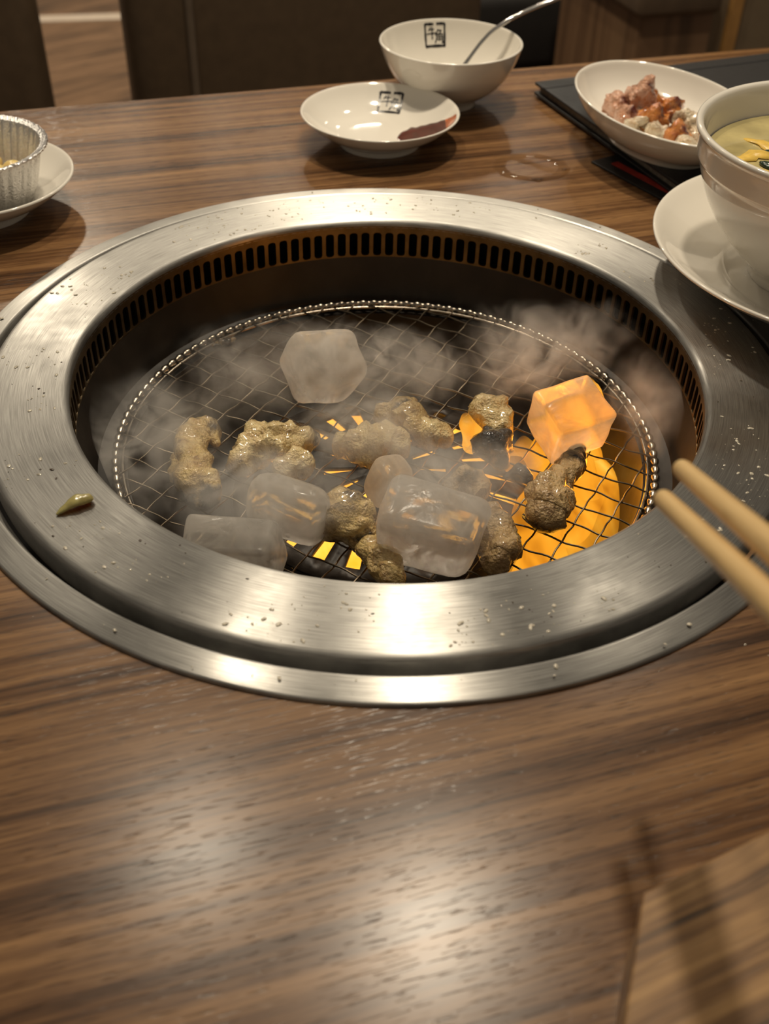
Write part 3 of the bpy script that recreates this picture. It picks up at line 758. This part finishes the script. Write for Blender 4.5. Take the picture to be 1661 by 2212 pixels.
# spoon
sp_path = catmull([(0.030, 0.352, 0.0125), (0.042, 0.366, 0.0160), (0.0500, 0.3760, 0.0235), (0.0610, 0.3810, 0.0375), (0.0720, 0.3830, 0.0475), (0.0930, 0.3840, 0.0595), (0.1300, 0.3860, 0.0740), (0.1650, 0.3880, 0.0850)], 6)
spoon = empty('spoon', (0.030, 0.352, 0.0095)); tag(spoon, 'polished steel spoon leaning out of the small white bowl', 'spoon')
n = len(sp_path)
V, F = tube([Vector(q) - Vector((0.030, 0.352, 0.0095)) for q in sp_path[5:]], [0.0019 + 0.0018 * (i / n) ** 1.5 for i in range(n - 5)], 12, False, 0.55); obj('handle', V, F, 'chrome', spoon)
V, F = lathe(fine([(0.0, 0.0), (0.008, 0.0006), (0.013, 0.0035), (0.0142, 0.0060), (0.0136, 0.0062), (0.012, 0.0042), (0.007, 0.0016), (0.0, 0.001)], 3), 40, sx=1.25, sy=0.8); obj('spoon_bowl', V, F, 'chrome', spoon, rot=(0, -0.12, 0.75), loc=(0.0, 0.0, 0.0005))

# soup bowl on its saucer
SAUCER = [(0.0, 0.004), (0.046, 0.004), (0.047, 0.0), (0.051, 0.0), (0.052, 0.0060), (0.068, 0.0110), (0.086, 0.0190), (0.098, 0.0265), (0.1030, 0.0298), (0.1038, 0.0308), (0.1030, 0.0317), (0.100, 0.0306), (0.092, 0.0262), (0.078, 0.0195), (0.0655, 0.0135), (0.060, 0.0100), (0.045, 0.0088), (0.0, 0.0086)]
saucer = dish('soup_saucer', SAUCER, (0.2430, 0.0880, 0.0), 'wide white saucer under the soup bowl, overhanging the steel ring', 'saucer', n=128)
SB = [(0.0, 0.004), (0.029, 0.004), (0.030, 0.0), (0.034, 0.0), (0.0350, 0.0055), (0.044, 0.0140), (0.055, 0.0260), (0.0640, 0.0390), (0.0700, 0.0520), (0.0725, 0.0600), (0.0738, 0.0618), (0.0742, 0.0635), (0.0748, 0.0700), (0.0758, 0.0745), (0.0775, 0.0765), (0.0772, 0.0785), (0.0755, 0.0788), (0.0735, 0.0770), (0.0715, 0.0690), (0.0680, 0.0540), (0.060, 0.0370), (0.048, 0.0210), (0.034, 0.0110), (0.0, 0.0080)]
sbowl = dish('soup_bowl', SB, (0.2290, 0.0935, 0.0090), 'large white ridged soup bowl standing on the wide saucer', 'bowl', n=128)
soup = empty('soup', (0.2290, 0.0935, 0.0708)); tag(soup, 'pale yellow broth with egg flakes and seaweed in the big bowl', 'soup')
V, F = lathe([(0.0, 0.0), (0.03, 0.0), (0.0665, 0.0001), (0.0694, 0.0004)], 96); obj('broth', V, F, 'broth', soup)
for i, (x, y, s, a) in enumerate(((-0.044, 0.006, 0.013, 0.3), (-0.033, -0.016, 0.014, 1.2), (-0.036, 0.022, 0.011, 2.2), (-0.018, 0.004, 0.015, 0.9), (-0.048, -0.012, 0.008, 2.9), (-0.012, -0.026, 0.014, 0.2), (0.01, 0.02, 0.015, 1.0))):
    blob('egg_flake', [(x - s * math.cos(a), y - s * math.sin(a), 0.0, s * 0.28), (x, y + s * 0.2, 0.0006, s * 0.42), (x + s * math.cos(a), y + s * math.sin(a), 0.0, s * 0.25)], 'egg', soup, 40 + i, 0.7, None, None, 14, 4, 0.25)
for i, (x, y, s, a) in enumerate(((-0.031, 0.003, 0.011, 0.7), (-0.026, 0.013, 0.009, 0.1), (-0.020, -0.010, 0.012, 1.9), (0.0, -0.004, 0.013, 0.4))):
    blob('seaweed', [(x - s * math.cos(a), y - s * math.sin(a), 0.001, s * 0.35), (x, y, 0.0016, s * 0.5), (x + s * math.cos(a), y + s * math.sin(a), 0.001, s * 0.3)], 'seaweed', soup, 60 + i, 0.8, None, None, 14, 4, 0.3)

# foil cup on its plate
CUPS = [(0.0, 0.003), (0.024, 0.003), (0.025, 0.0), (0.030, 0.0), (0.031, 0.0045), (0.042, 0.0095), (0.052, 0.0160), (0.0582, 0.0214), (0.0590, 0.0224), (0.0583, 0.0232), (0.0565, 0.0224), (0.048, 0.0156), (0.038, 0.0098), (0.031, 0.0078), (0.0, 0.0072)]
cs_ = dish('foil_cup_plate', CUPS, (-0.2480, 0.1610, 0.0), 'small white plate under the foil cup', 'plate')
fc = empty('foil_cup', (-0.2450, 0.1590, 0.0082)); tag(fc, 'crimped aluminium foil cup of yellow cloves on a small plate', 'foil cup')
def pleat(r, z, a):
    k = max(0.0, min(1.0, (z - 0.001) / 0.006)) * max(0.0, min(1.0, (0.0325 - z) / 0.004))
    return r * (1 + 0.020 * k * (math.sin(a * 46) + 0.5 * math.sin(a * 77 + 1.3)))
V, F = lathe([(0.0, 0.0), (0.020, 0.0), (0.0300, 0.0003), (0.0318, 0.0016), (0.0335, 0.007), (0.0355, 0.014), (0.0375, 0.022), (0.0395, 0.030), (0.0402, 0.0322)], 260, rfun=pleat); obj('cup_wall', V, F, 'foil', fc)
def rimw(r, z, a): return r * (1 + 0.006 * math.sin(a * 61) + 0.005 * math.sin(a * 97 + z * 900))
V, F = lathe([(0.0400, 0.0316), (0.0404, 0.0326), (0.0430, 0.0332), (0.0442, 0.0338), (0.0448, 0.0332), (0.0446, 0.0322), (0.0438, 0.0322), (0.0426, 0.0327), (0.0404, 0.0321)], 260, True, rfun=rimw); obj('rolled_rim', V, F, 'foil', fc)
for i, (x, y, z, a, s) in enumerate(((0.012, 0.0, 0.014, 0.2, 1.0), (0.020, 0.010, 0.0125, 1.0, 0.9), (0.002, -0.012, 0.013, 2.3, 1.0), (0.016, -0.013, 0.0125, 0.9, 0.9), (-0.008, 0.008, 0.014, 0.4, 1.0), (0.004, 0.020, 0.012, 1.9, 0.9), (-0.018, -0.008, 0.0125, 1.2, 1.0))):
    d = 0.006 * s
    o = blob('garlic_clove', [(-0.245 + x - d * math.cos(a), 0.159 + y - d * math.sin(a), 0.0082 + z, 0.0050 * s), (-0.245 + x, 0.159 + y, 0.0095 + z, 0.0070 * s), (-0.245 + x + d * math.cos(a), 0.159 + y + d * math.sin(a), 0.0082 + z, 0.0046 * s)], 'clove', None, 80 + i, 0.10, None, None, 18, 5)
    tag(o, 'pale yellow peeled clove lying in the foil cup', 'garlic clove', 'cloves in the foil cup')

# ------------------------------------------------------------------ menus, oval dish with marinated meat
MA = math.radians(23.0)
mb = empty('menu_booklet', (0.1310, 0.2580, 0.0), math.radians(34)); tag(mb, 'thin black menu booklet with a red stripe, under the thick menu folder', 'menu')
mc_ = obm('cover', box_bm(0.0, 0.15, -0.15, 0.0, 0.0, 0.0015, 0.0004), 'menu_black', mb)
obm('red_stripe', box_bm(0.0085, 0.0145, -0.075, -0.010, 0.0015, 0.0017), 'red_print', mc_)
mf = empty('menu_folder', (0.1030, 0.3800, 0.0015), MA); tag(mf, 'thick black menu folder under the oval dish', 'menu')
obm('back_cover', box_bm(0.0, 0.34, -0.190, 0.0, 0.0, 0.0022, 0.0008), 'menu_black', mf)
obm('pages', box_bm(0.0035, 0.335, -0.187, -0.003, 0.0022, 0.0068), 'pages', mf)
fcv = obm('front_cover', box_bm(0.0, 0.34, -0.190, 0.0, 0.0068, 0.0092, 0.0008), 'menu_black', mf)
obm('hinge_strip', box_bm(0.0, 0.34, -0.016, -0.0135, 0.0092, 0.0096, 0.0002), 'menu_black', fcv)

OVAL = [(0.0, 0.002), (0.026, 0.002), (0.027, 0.0), (0.030, 0.0), (0.031, 0.0030), (0.038, 0.0075), (0.0455, 0.0150), (0.0500, 0.0220), (0.0518, 0.0266), (0.0520, 0.0274), (0.0513, 0.0280), (0.0503, 0.0272), (0.0480, 0.0215), (0.0430, 0.0140), (0.034, 0.0085), (0.020, 0.0062), (0.0, 0.0058)]
OC = Vector((0.1755, 0.2700, 0.0109)); OA = math.atan2(-0.9363, 0.3512)
od = dish('oval_dish', OVAL, OC, 'white oval dish of marinated raw meat on the black menu', 'dish', rz=OA, sx=1.53, sy=1.0)
raw = [  # local x along the long axis, y across, z, radius, length, angle, material, label
 (-0.022, -0.004, 0.022, 0.0100, 0.010, 0.4, 'raw_pink', 'pink glistening piece of raw meat on top of the oval dish'),
 (-0.034, 0.008, 0.016, 0.0085, 0.008, 1.4, 'raw_orange', 'sauce-stained meat at the head of the oval dish'),
 (-0.028, -0.016, 0.015, 0.0080, 0.008, 2.4, 'raw_pink', 'pink meat fold leaning on the dish wall'),
 (-0.004, 0.006, 0.019, 0.0090, 0.010, 0.2, 'raw_orange', 'orange marinated meat chunk in the dish centre'),
 (0.004, -0.009, 0.017, 0.0085, 0.009, 1.0, 'raw_orange', 'orange marinated meat chunk streaked with dark sauce'),
 (-0.014, -0.018, 0.013, 0.0080, 0.009, 0.1, 'raw_pink', 'pale pink meat strip along the near dish wall'),
 (0.014, 0.010, 0.017, 0.0085, 0.006, 0.7, 'raw_white', 'creamy white tripe lump beside orange meat'),
 (0.004, -0.021, 0.014, 0.0068, 0.007, 2.0, 'raw_white', 'white tripe curl under the orange meat'),
 (0.018, -0.014, 0.014, 0.0070, 0.007, 0.5, 'raw_white', 'white tripe curl with a drop of red sauce'),
 (0.028, -0.004, 0.014, 0.0075, 0.008, 1.2, 'raw_orange', 'sauce-covered meat at the foot of the oval dish'),
 (0.026, 0.012, 0.013, 0.0070, 0.006, 2.2, 'raw_white', 'white tripe lump by the soup bowl side of the dish'),
 (0.040, -0.006, 0.013, 0.0065, 0.006, 0.4, 'raw_white', 'small white tripe piece at the end of the oval dish')]
ca, sa = math.cos(OA), math.sin(OA)
for i, (x, y, z, r, l, a, mt, lab) in enumerate(raw):
    X, Y = OC.x + ca * x - sa * y, OC.y + sa * x + ca * y
    dx, dy = l / 2 * math.cos(a + OA), l / 2 * math.sin(a + OA)
    ch = [(X + 0.004, Y - 0.004, OC.z + z + 0.007, 0.008, 0.5), (X - 0.005, Y + 0.003, OC.z + z + 0.005, 0.005, 0.4)] if mt != 'raw_white' else ([(X, Y - 0.003, OC.z + z + 0.006, 0.004, 0.35)] if i == 8 else [])
    o = blob('raw_meat', [(X - dx, Y - dy, OC.z + z, r * 0.8), (X, Y, OC.z + z + 0.001, r), (X + dx, Y + dy, OC.z + z - 0.001, r * 0.75)], mt, None, 100 + i, 0.55, None, ch, 26, 7)
    tag(o, lab, 'raw meat', 'marinated meat in the oval dish')

# ------------------------------------------------------------------ wooden box, chopsticks
BA = math.radians(27.3)
wb = empty('wooden_box', (0.0701, -0.2905, 0.0), BA); tag(wb, 'rough-sawn wooden box on the table corner below the chopsticks', 'box')
def prism(pts, z0, z1, bev=0.0):
    bm = bmesh.new()
    vs = [bm.verts.new((x, y, z0)) for x, y in pts]; f = bm.faces.new(vs)
    r = bmesh.ops.extrude_face_region(bm, geom=[f])
    for e in r['geom']:
        if isinstance(e, bmesh.types.BMVert): e.co.z = z1
    if bev: bmesh.ops.bevel(bm, geom=list(bm.edges), offset=bev, segments=2, profile=0.5, affect='EDGES')
    return bm
OCT = [(0.0, 0.0), (0.095, 0.0), (0.130, -0.036), (0.130, -0.100), (0.095, -0.136), (0.0, -0.136), (-0.0346, -0.100), (-0.0346, -0.0361)]
oc_ = Vector((0.0477, -0.068))
def inset(k): return [tuple(oc_ + (Vector(q) - oc_) * k) for q in OCT]
obm('lid', prism(OCT, 0.0290, 0.0350, 0.0009), 'box_wood', wb)
A_, B_ = inset(0.985), inset(0.90)
for i in range(8):
    j = (i + 1) % 8
    obm('side_panel', prism([A_[i], A_[j], B_[j], B_[i]], 0.0, 0.0284, 0.0003), 'box_wood', wb)
obm('base', prism(inset(0.89), 0.0, 0.004), 'box_wood', wb)
obm('lid_core', prism(inset(0.955), 0.0284, 0.0290), 'box_wood', wb)

def chopstick(p0, p1, label):
    a, b = Vector(p0), Vector(p1); d = (b - a).normalized(); Lc = 0.225
    prof = [(0.0, 0.0), (0.0019, 0.0002), (0.0026, 0.0010), (0.0028, 0.003), (0.0034, 0.06), (0.0040, 0.13), (0.0043, Lc - 0.001), (0.0039, Lc), (0.0, Lc)]
    V, F = lathe(prof, 24)
    q = d.to_track_quat('Z', 'Y').to_matrix().to_4x4(); q.translation = a
    V2 = []
    for v in V:
        V2.append((v[2], v[0], v[1]))          # length along local x so that the grain runs with it
    o = obj('chopstick', V2, F, 'bamboo')
    q = d.to_track_quat('X', 'Z').to_matrix().to_4x4(); q.translation = a
    o.matrix_world = q
    return tag(o, label, 'chopstick', 'pair of bamboo chopsticks')
chopstick((0.0844, -0.1955, 0.1000), (0.0864, -0.2578, 0.1280), 'round bamboo chopstick held over the ring, its tip reaching further over the fire')
chopstick((0.0766, -0.2092, 0.1000), (0.0812, -0.2740, 0.1280), 'round bamboo chopstick held over the ring, its tip short of its partner')

# ------------------------------------------------------------------ small things on ring and table
o = blob('food_scrap', [(-.1296,-.1188,.0072,.0006),(-.1266,-.1152,.0082,.0022),(-.1232,-.1126,.0088,.0036),(-.1196,-.1108,.0084,.0028)], 'scrap', None, 130, 0.35, 0.0066, None, 16, 6, 0.7)
tag(o, 'greenish translucent food scrap dropped on the steel ring', 'food scrap')

def specks(name, n, zone, mat, r0, r1, label, cat, seed):
    rn = random.Random(seed); V, F = [], []
    base_v, base_f = [], []
    bm = bmesh.new(); bmesh.ops.create_icosphere(bm, subdivisions=1, radius=1.0)
    base_v = [v.co.copy() for v in bm.verts]; base_f = [tuple(v.index for v in f.verts) for f in bm.faces]; bm.free()
    c = 0
    while c < n:
        x, y = rn.uniform(-0.25, 0.3), rn.uniform(-0.36, 0.38)
        z = zone(x, y, rn)
        if z is None: continue
        r = r0 + (r1 - r0) * rn.random() ** 3; b = len(V); st_ = rn.uniform(1, 1.8); a = rn.uniform(0, PI)
        for v in base_v:
            vx, vy = v.x * r * st_, v.y * r
            V.append((x + vx * math.cos(a) - vy * math.sin(a), y + vx * math.sin(a) + vy * math.cos(a), z + v.z * r * 0.5))
        F += [tuple(b + i for i in f) for f in base_f]; c += 1
    return tag(obj(name, V, F, mat), label, cat, kind='stuff')
def ring_zone(x, y, rn):
    r = math.hypot(x, y)
    if 0.155 < r < 0.1855 and noise.noise(Vector((x * 25, y * 25, 3))) > -0.05: return 0.00655
    if 0.196 < r < 0.203 and rn.random() < 0.15: return 0.0031
    return None
specks('grease_droplets', 750, ring_zone, 'crumb', 0.00015, 0.0010, 'tiny dried grease droplets spattered over the steel ring', 'grease', 3)
def ring_zone2(x, y, rn):
    r = math.hypot(x, y)
    return 0.00655 if 0.155 < r < 0.1855 and y < 0.0 else None
specks('burnt_specks', 60, ring_zone2, 'dark_crumb', 0.0002, 0.0007, 'dark burnt specks scattered over the steel ring', 'specks', 7)
def table_zone(x, y, rn):
    return 0.0 if y < -0.15 and math.hypot(x, y) > 0.207 and not (x > 0.05 and y < -0.25) else None
specks('oil_droplets', 60, table_zone, 'crumb', 0.00012, 0.0004, 'tiny oil droplets glinting on the walnut table in front of the ring', 'oil', 9)

# water left on the table by a glass
def puddle():
    V, F = [], []
    n = 64; cx, cy = 0.0905, 0.2480
    rows = [(0.0150, 0.0), (0.0162, 0.00028), (0.0185, 0.00038), (0.0205, 0.0003), (0.0222, 0.0)]
    for j, (r, z) in enumerate(rows):
        for k in range(n):
            a = 2 * PI * k / n
            w = 1 + 0.10 * noise.noise(Vector((math.cos(a) * 2, math.sin(a) * 2, 5)))
            th = 0.55 + 0.45 * noise.noise(Vector((math.cos(a) * 3, math.sin(a) * 3, 9)))
            V.append((r * w * math.cos(a) * 1.15, r * w * math.sin(a), 0.00005 + z * max(0.1, th)))
    for j in range(len(rows) - 1):
        for k in range(n):
            k2 = (k + 1) % n; F.append((j * n + k, (j + 1) * n + k, (j + 1) * n + k2, j * n + k2))
    return tag(obj('water_ring', V, F, 'water', None, True, loc=(cx, cy, 0)), 'wet ring left on the table between plate and menu', 'water')
puddle()
for i, (x, y, r) in enumerate(((0.0900, 0.2290, 0.0017), (0.0935, 0.2275, 0.0022), (0.0955, 0.2300, 0.0014), (0.1120, 0.2460, 0.0016), (-0.131, 0.228, 0.0012), (-0.127, 0.224, 0.0010), (-0.121, 0.221, 0.0009))):
    V, F = lathe([(0.0, r * 0.55), (r * 0.5, r * 0.48), (r * 0.85, r * 0.25), (r, 0.0)], 20)
    o = obj('water_drop', V, F, 'water', None, True, loc=(x, y, 0.00003))
    tag(o, 'clear water drop beside the wet ring on the table' if x > 0 else 'clear water drop on bare wood between foil cup and ring', 'water drop', 'water drops on the table')

# ------------------------------------------------------------------ seats behind the table
def seat(name, t0, t1, n0, label, seam=None):
    w = t1 - t0
    o = empty(name, tw(t0, n0, FLOOR_Z), TH); tag(o, label, 'chair')
    obm('backrest', box_bm(0.0, w, 0.0, 0.10, 0.36, 0.95, 0.035, 4), 'leather', o, True)
    obm('seat', box_bm(0.01, w - 0.01, -0.40, 0.0, 0.30, 0.43, 0.03, 4), 'leather', o, True)
    obm('seat_base', box_bm(0.02, w - 0.02, -0.36, 0.09, 0.05, 0.30, 0.01), 'leather', o)
    if seam is not None:
        V, F = tube([(seam, -0.002, 0.40), (seam, -0.002, 0.92)], 0.0055, 8); obj('piping', V, F, 'piping', o)
    for x in (0.05, w - 0.05):
        for y in (-0.32, 0.05):
            obm('leg', box_bm(x - 0.015, x + 0.015, y - 0.015, y + 0.015, 0.0, 0.05), 'dark_fab', o)
    return o
seat('upholstered_chair', -0.032, 0.430, 0.95, 'brown leatherette chair facing the table behind the small white bowl', 0.076)
seat('upholstered_chair', -0.66, -0.128, 0.95, 'brown leatherette chair across the aisle gap, behind the foil cup')
cb_ = empty('wooden_bench', tw(0.790, 1.18, FLOOR_Z), TH); tag(cb_, 'low wooden bench with a padded seat beside the tan partition', 'bench')
obm('body', box_bm(0.0, 0.13, 0.0, 0.30, 0.0, 0.500, 0.003), 'cabinet_wood', cb_)
obm('cushion', box_bm(-0.018, 0.132, -0.018, 0.30, 0.500, 0.56, 0.012, 3), 'cushion', cb_, True)
db = empty('dark_gap_fill', tw(0.42, 1.60, FLOOR_Z), TH); tag(db, 'added black bench shape filling the shaded gap beside the wooden bench', 'bench')  # black furniture added to stand in for the shade in this gap
obm('seat', box_bm(0.0, 0.75, 0.0, 0.45, 0.28, 0.42, 0.02, 3), 'dark_fab', db, True)
obm('base', box_bm(0.03, 0.72, 0.03, 0.45, 0.0, 0.28), 'dark_fab', db)
obm('backrest', box_bm(0.0, 0.75, 0.45, 0.55, 0.0, 0.95, 0.02, 3), 'dark_fab', db, True)

# ------------------------------------------------------------------ smoke over the grill
def smoke_mat():
    mt = bpy.data.materials.new('grey_smoke'); mt.use_nodes = True
    nt = mt.node_tree; L = nt.links.new
    nt.nodes.remove(nt.nodes['Principled BSDF']); out = nt.nodes['Material Output']
    tc = N(nt, 'ShaderNodeTexCoord')
    wn = N(nt, 'ShaderNodeTexNoise', Scale=32.0, Detail=2.0); L(tc.outputs['Object'], wn.inputs['Vector'])
    sb = N(nt, 'ShaderNodeVectorMath', operation='SUBTRACT'); L(wn.outputs['Color'], sb.inputs[0]); sb.inputs[1].default_value = (0.5, 0.5, 0.5)
    sc = N(nt, 'ShaderNodeVectorMath', operation='SCALE'); L(sb.outputs[0], sc.inputs[0]); sc.inputs['Scale'].default_value = 0.035
    ad = N(nt, 'ShaderNodeVectorMath', operation='ADD'); L(tc.outputs['Object'], ad.inputs[0]); L(sc.outputs[0], ad.inputs[1])
    total = None
    lobes = [(-0.032, 0.016, -0.002, 0.030, 0.026, 0.024, 1.0), (0.006, 0.018, -0.006, 0.040, 0.022, 0.022, 1.0), (0.068, 0.030, -0.006, 0.036, 0.036, 0.024, 0.9), (0.100, 0.046, -0.008, 0.030, 0.022, 0.020, 0.7),
             (-0.012, -0.028, -0.012, 0.040, 0.030, 0.022, 0.65), (-0.050, -0.090, -0.008, 0.046, 0.034, 0.024, 0.8), (0.024, -0.088, -0.002, 0.040, 0.034, 0.024, 1.0),
             (-0.110, -0.040, -0.016, 0.046, 0.064, 0.022, 0.42), (0.126, -0.006, -0.010, 0.022, 0.034, 0.020, 0.5), (0.050, -0.056, -0.012, 0.026, 0.020, 0.018, 0.9), (-0.070, 0.020, -0.014, 0.040, 0.050, 0.020, 0.35)]
    for (x, y, z, sx, sy, sz, amt) in lobes:
        a = N(nt, 'ShaderNodeVectorMath', operation='SUBTRACT'); L(ad.outputs[0], a.inputs[0]); a.inputs[1].default_value = (x, y, z)
        b = N(nt, 'ShaderNodeVectorMath', operation='DIVIDE'); L(a.outputs[0], b.inputs[0]); b.inputs[1].default_value = (sx, sy, sz)
        c = N(nt, 'ShaderNodeVectorMath', operation='LENGTH'); L(b.outputs[0], c.inputs[0])
        r = N(nt, 'ShaderNodeMapRange', interpolation_type='SMOOTHSTEP'); L(c.outputs['Value'], r.inputs['Value'])
        r.inputs['From Min'].default_value = 1.0; r.inputs['From Max'].default_value = 0.15; r.inputs['To Min'].default_value = 0.0; r.inputs['To Max'].default_value = amt
        if total is None: total = r.outputs[0]
        else:
            q = N(nt, 'ShaderNodeMath', operation='MAXIMUM'); L(total, q.inputs[0]); L(r.outputs[0], q.inputs[1]); total = q.outputs[0]
    n2 = N(nt, 'ShaderNodeTexNoise', Scale=42.0, Detail=3.0, Roughness=0.5, Distortion=2.2); L(ad.outputs[0], n2.inputs['Vector'])
    rm = N(nt, 'ShaderNodeMapRange'); L(n2.outputs['Fac'], rm.inputs['Value']); rm.inputs['From Min'].default_value = 0.38; rm.inputs['From Max'].default_value = 0.70
    mu = N(nt, 'ShaderNodeMath', operation='MULTIPLY'); L(total, mu.inputs[0]); L(rm.outputs[0], mu.inputs[1])
    dn = N(nt, 'ShaderNodeMath', operation='MULTIPLY'); L(mu.outputs[0], dn.inputs[0]); dn.inputs[1].default_value = 125.0
    pv = N(nt, 'ShaderNodeVolumePrincipled'); pv.inputs['Color'].default_value = (0.97, 0.94, 0.90, 1); pv.inputs['Anisotropy'].default_value = -0.15
    L(dn.outputs[0], pv.inputs['Density']); L(pv.outputs[0], out.inputs['Volume'])
    return mt
MAT['smoke'] = smoke_mat()
V, F = lathe([(0.0, -0.0365), (0.128, -0.0365), (0.140, -0.026), (0.143, -0.006), (0.138, 0.012), (0.10, 0.030), (0.0, 0.036)], 48)
sm_o = obj('smoke', V, F, 'smoke'); tag(sm_o, 'thin grey smoke curling over the ice and meat', 'smoke', kind='stuff')
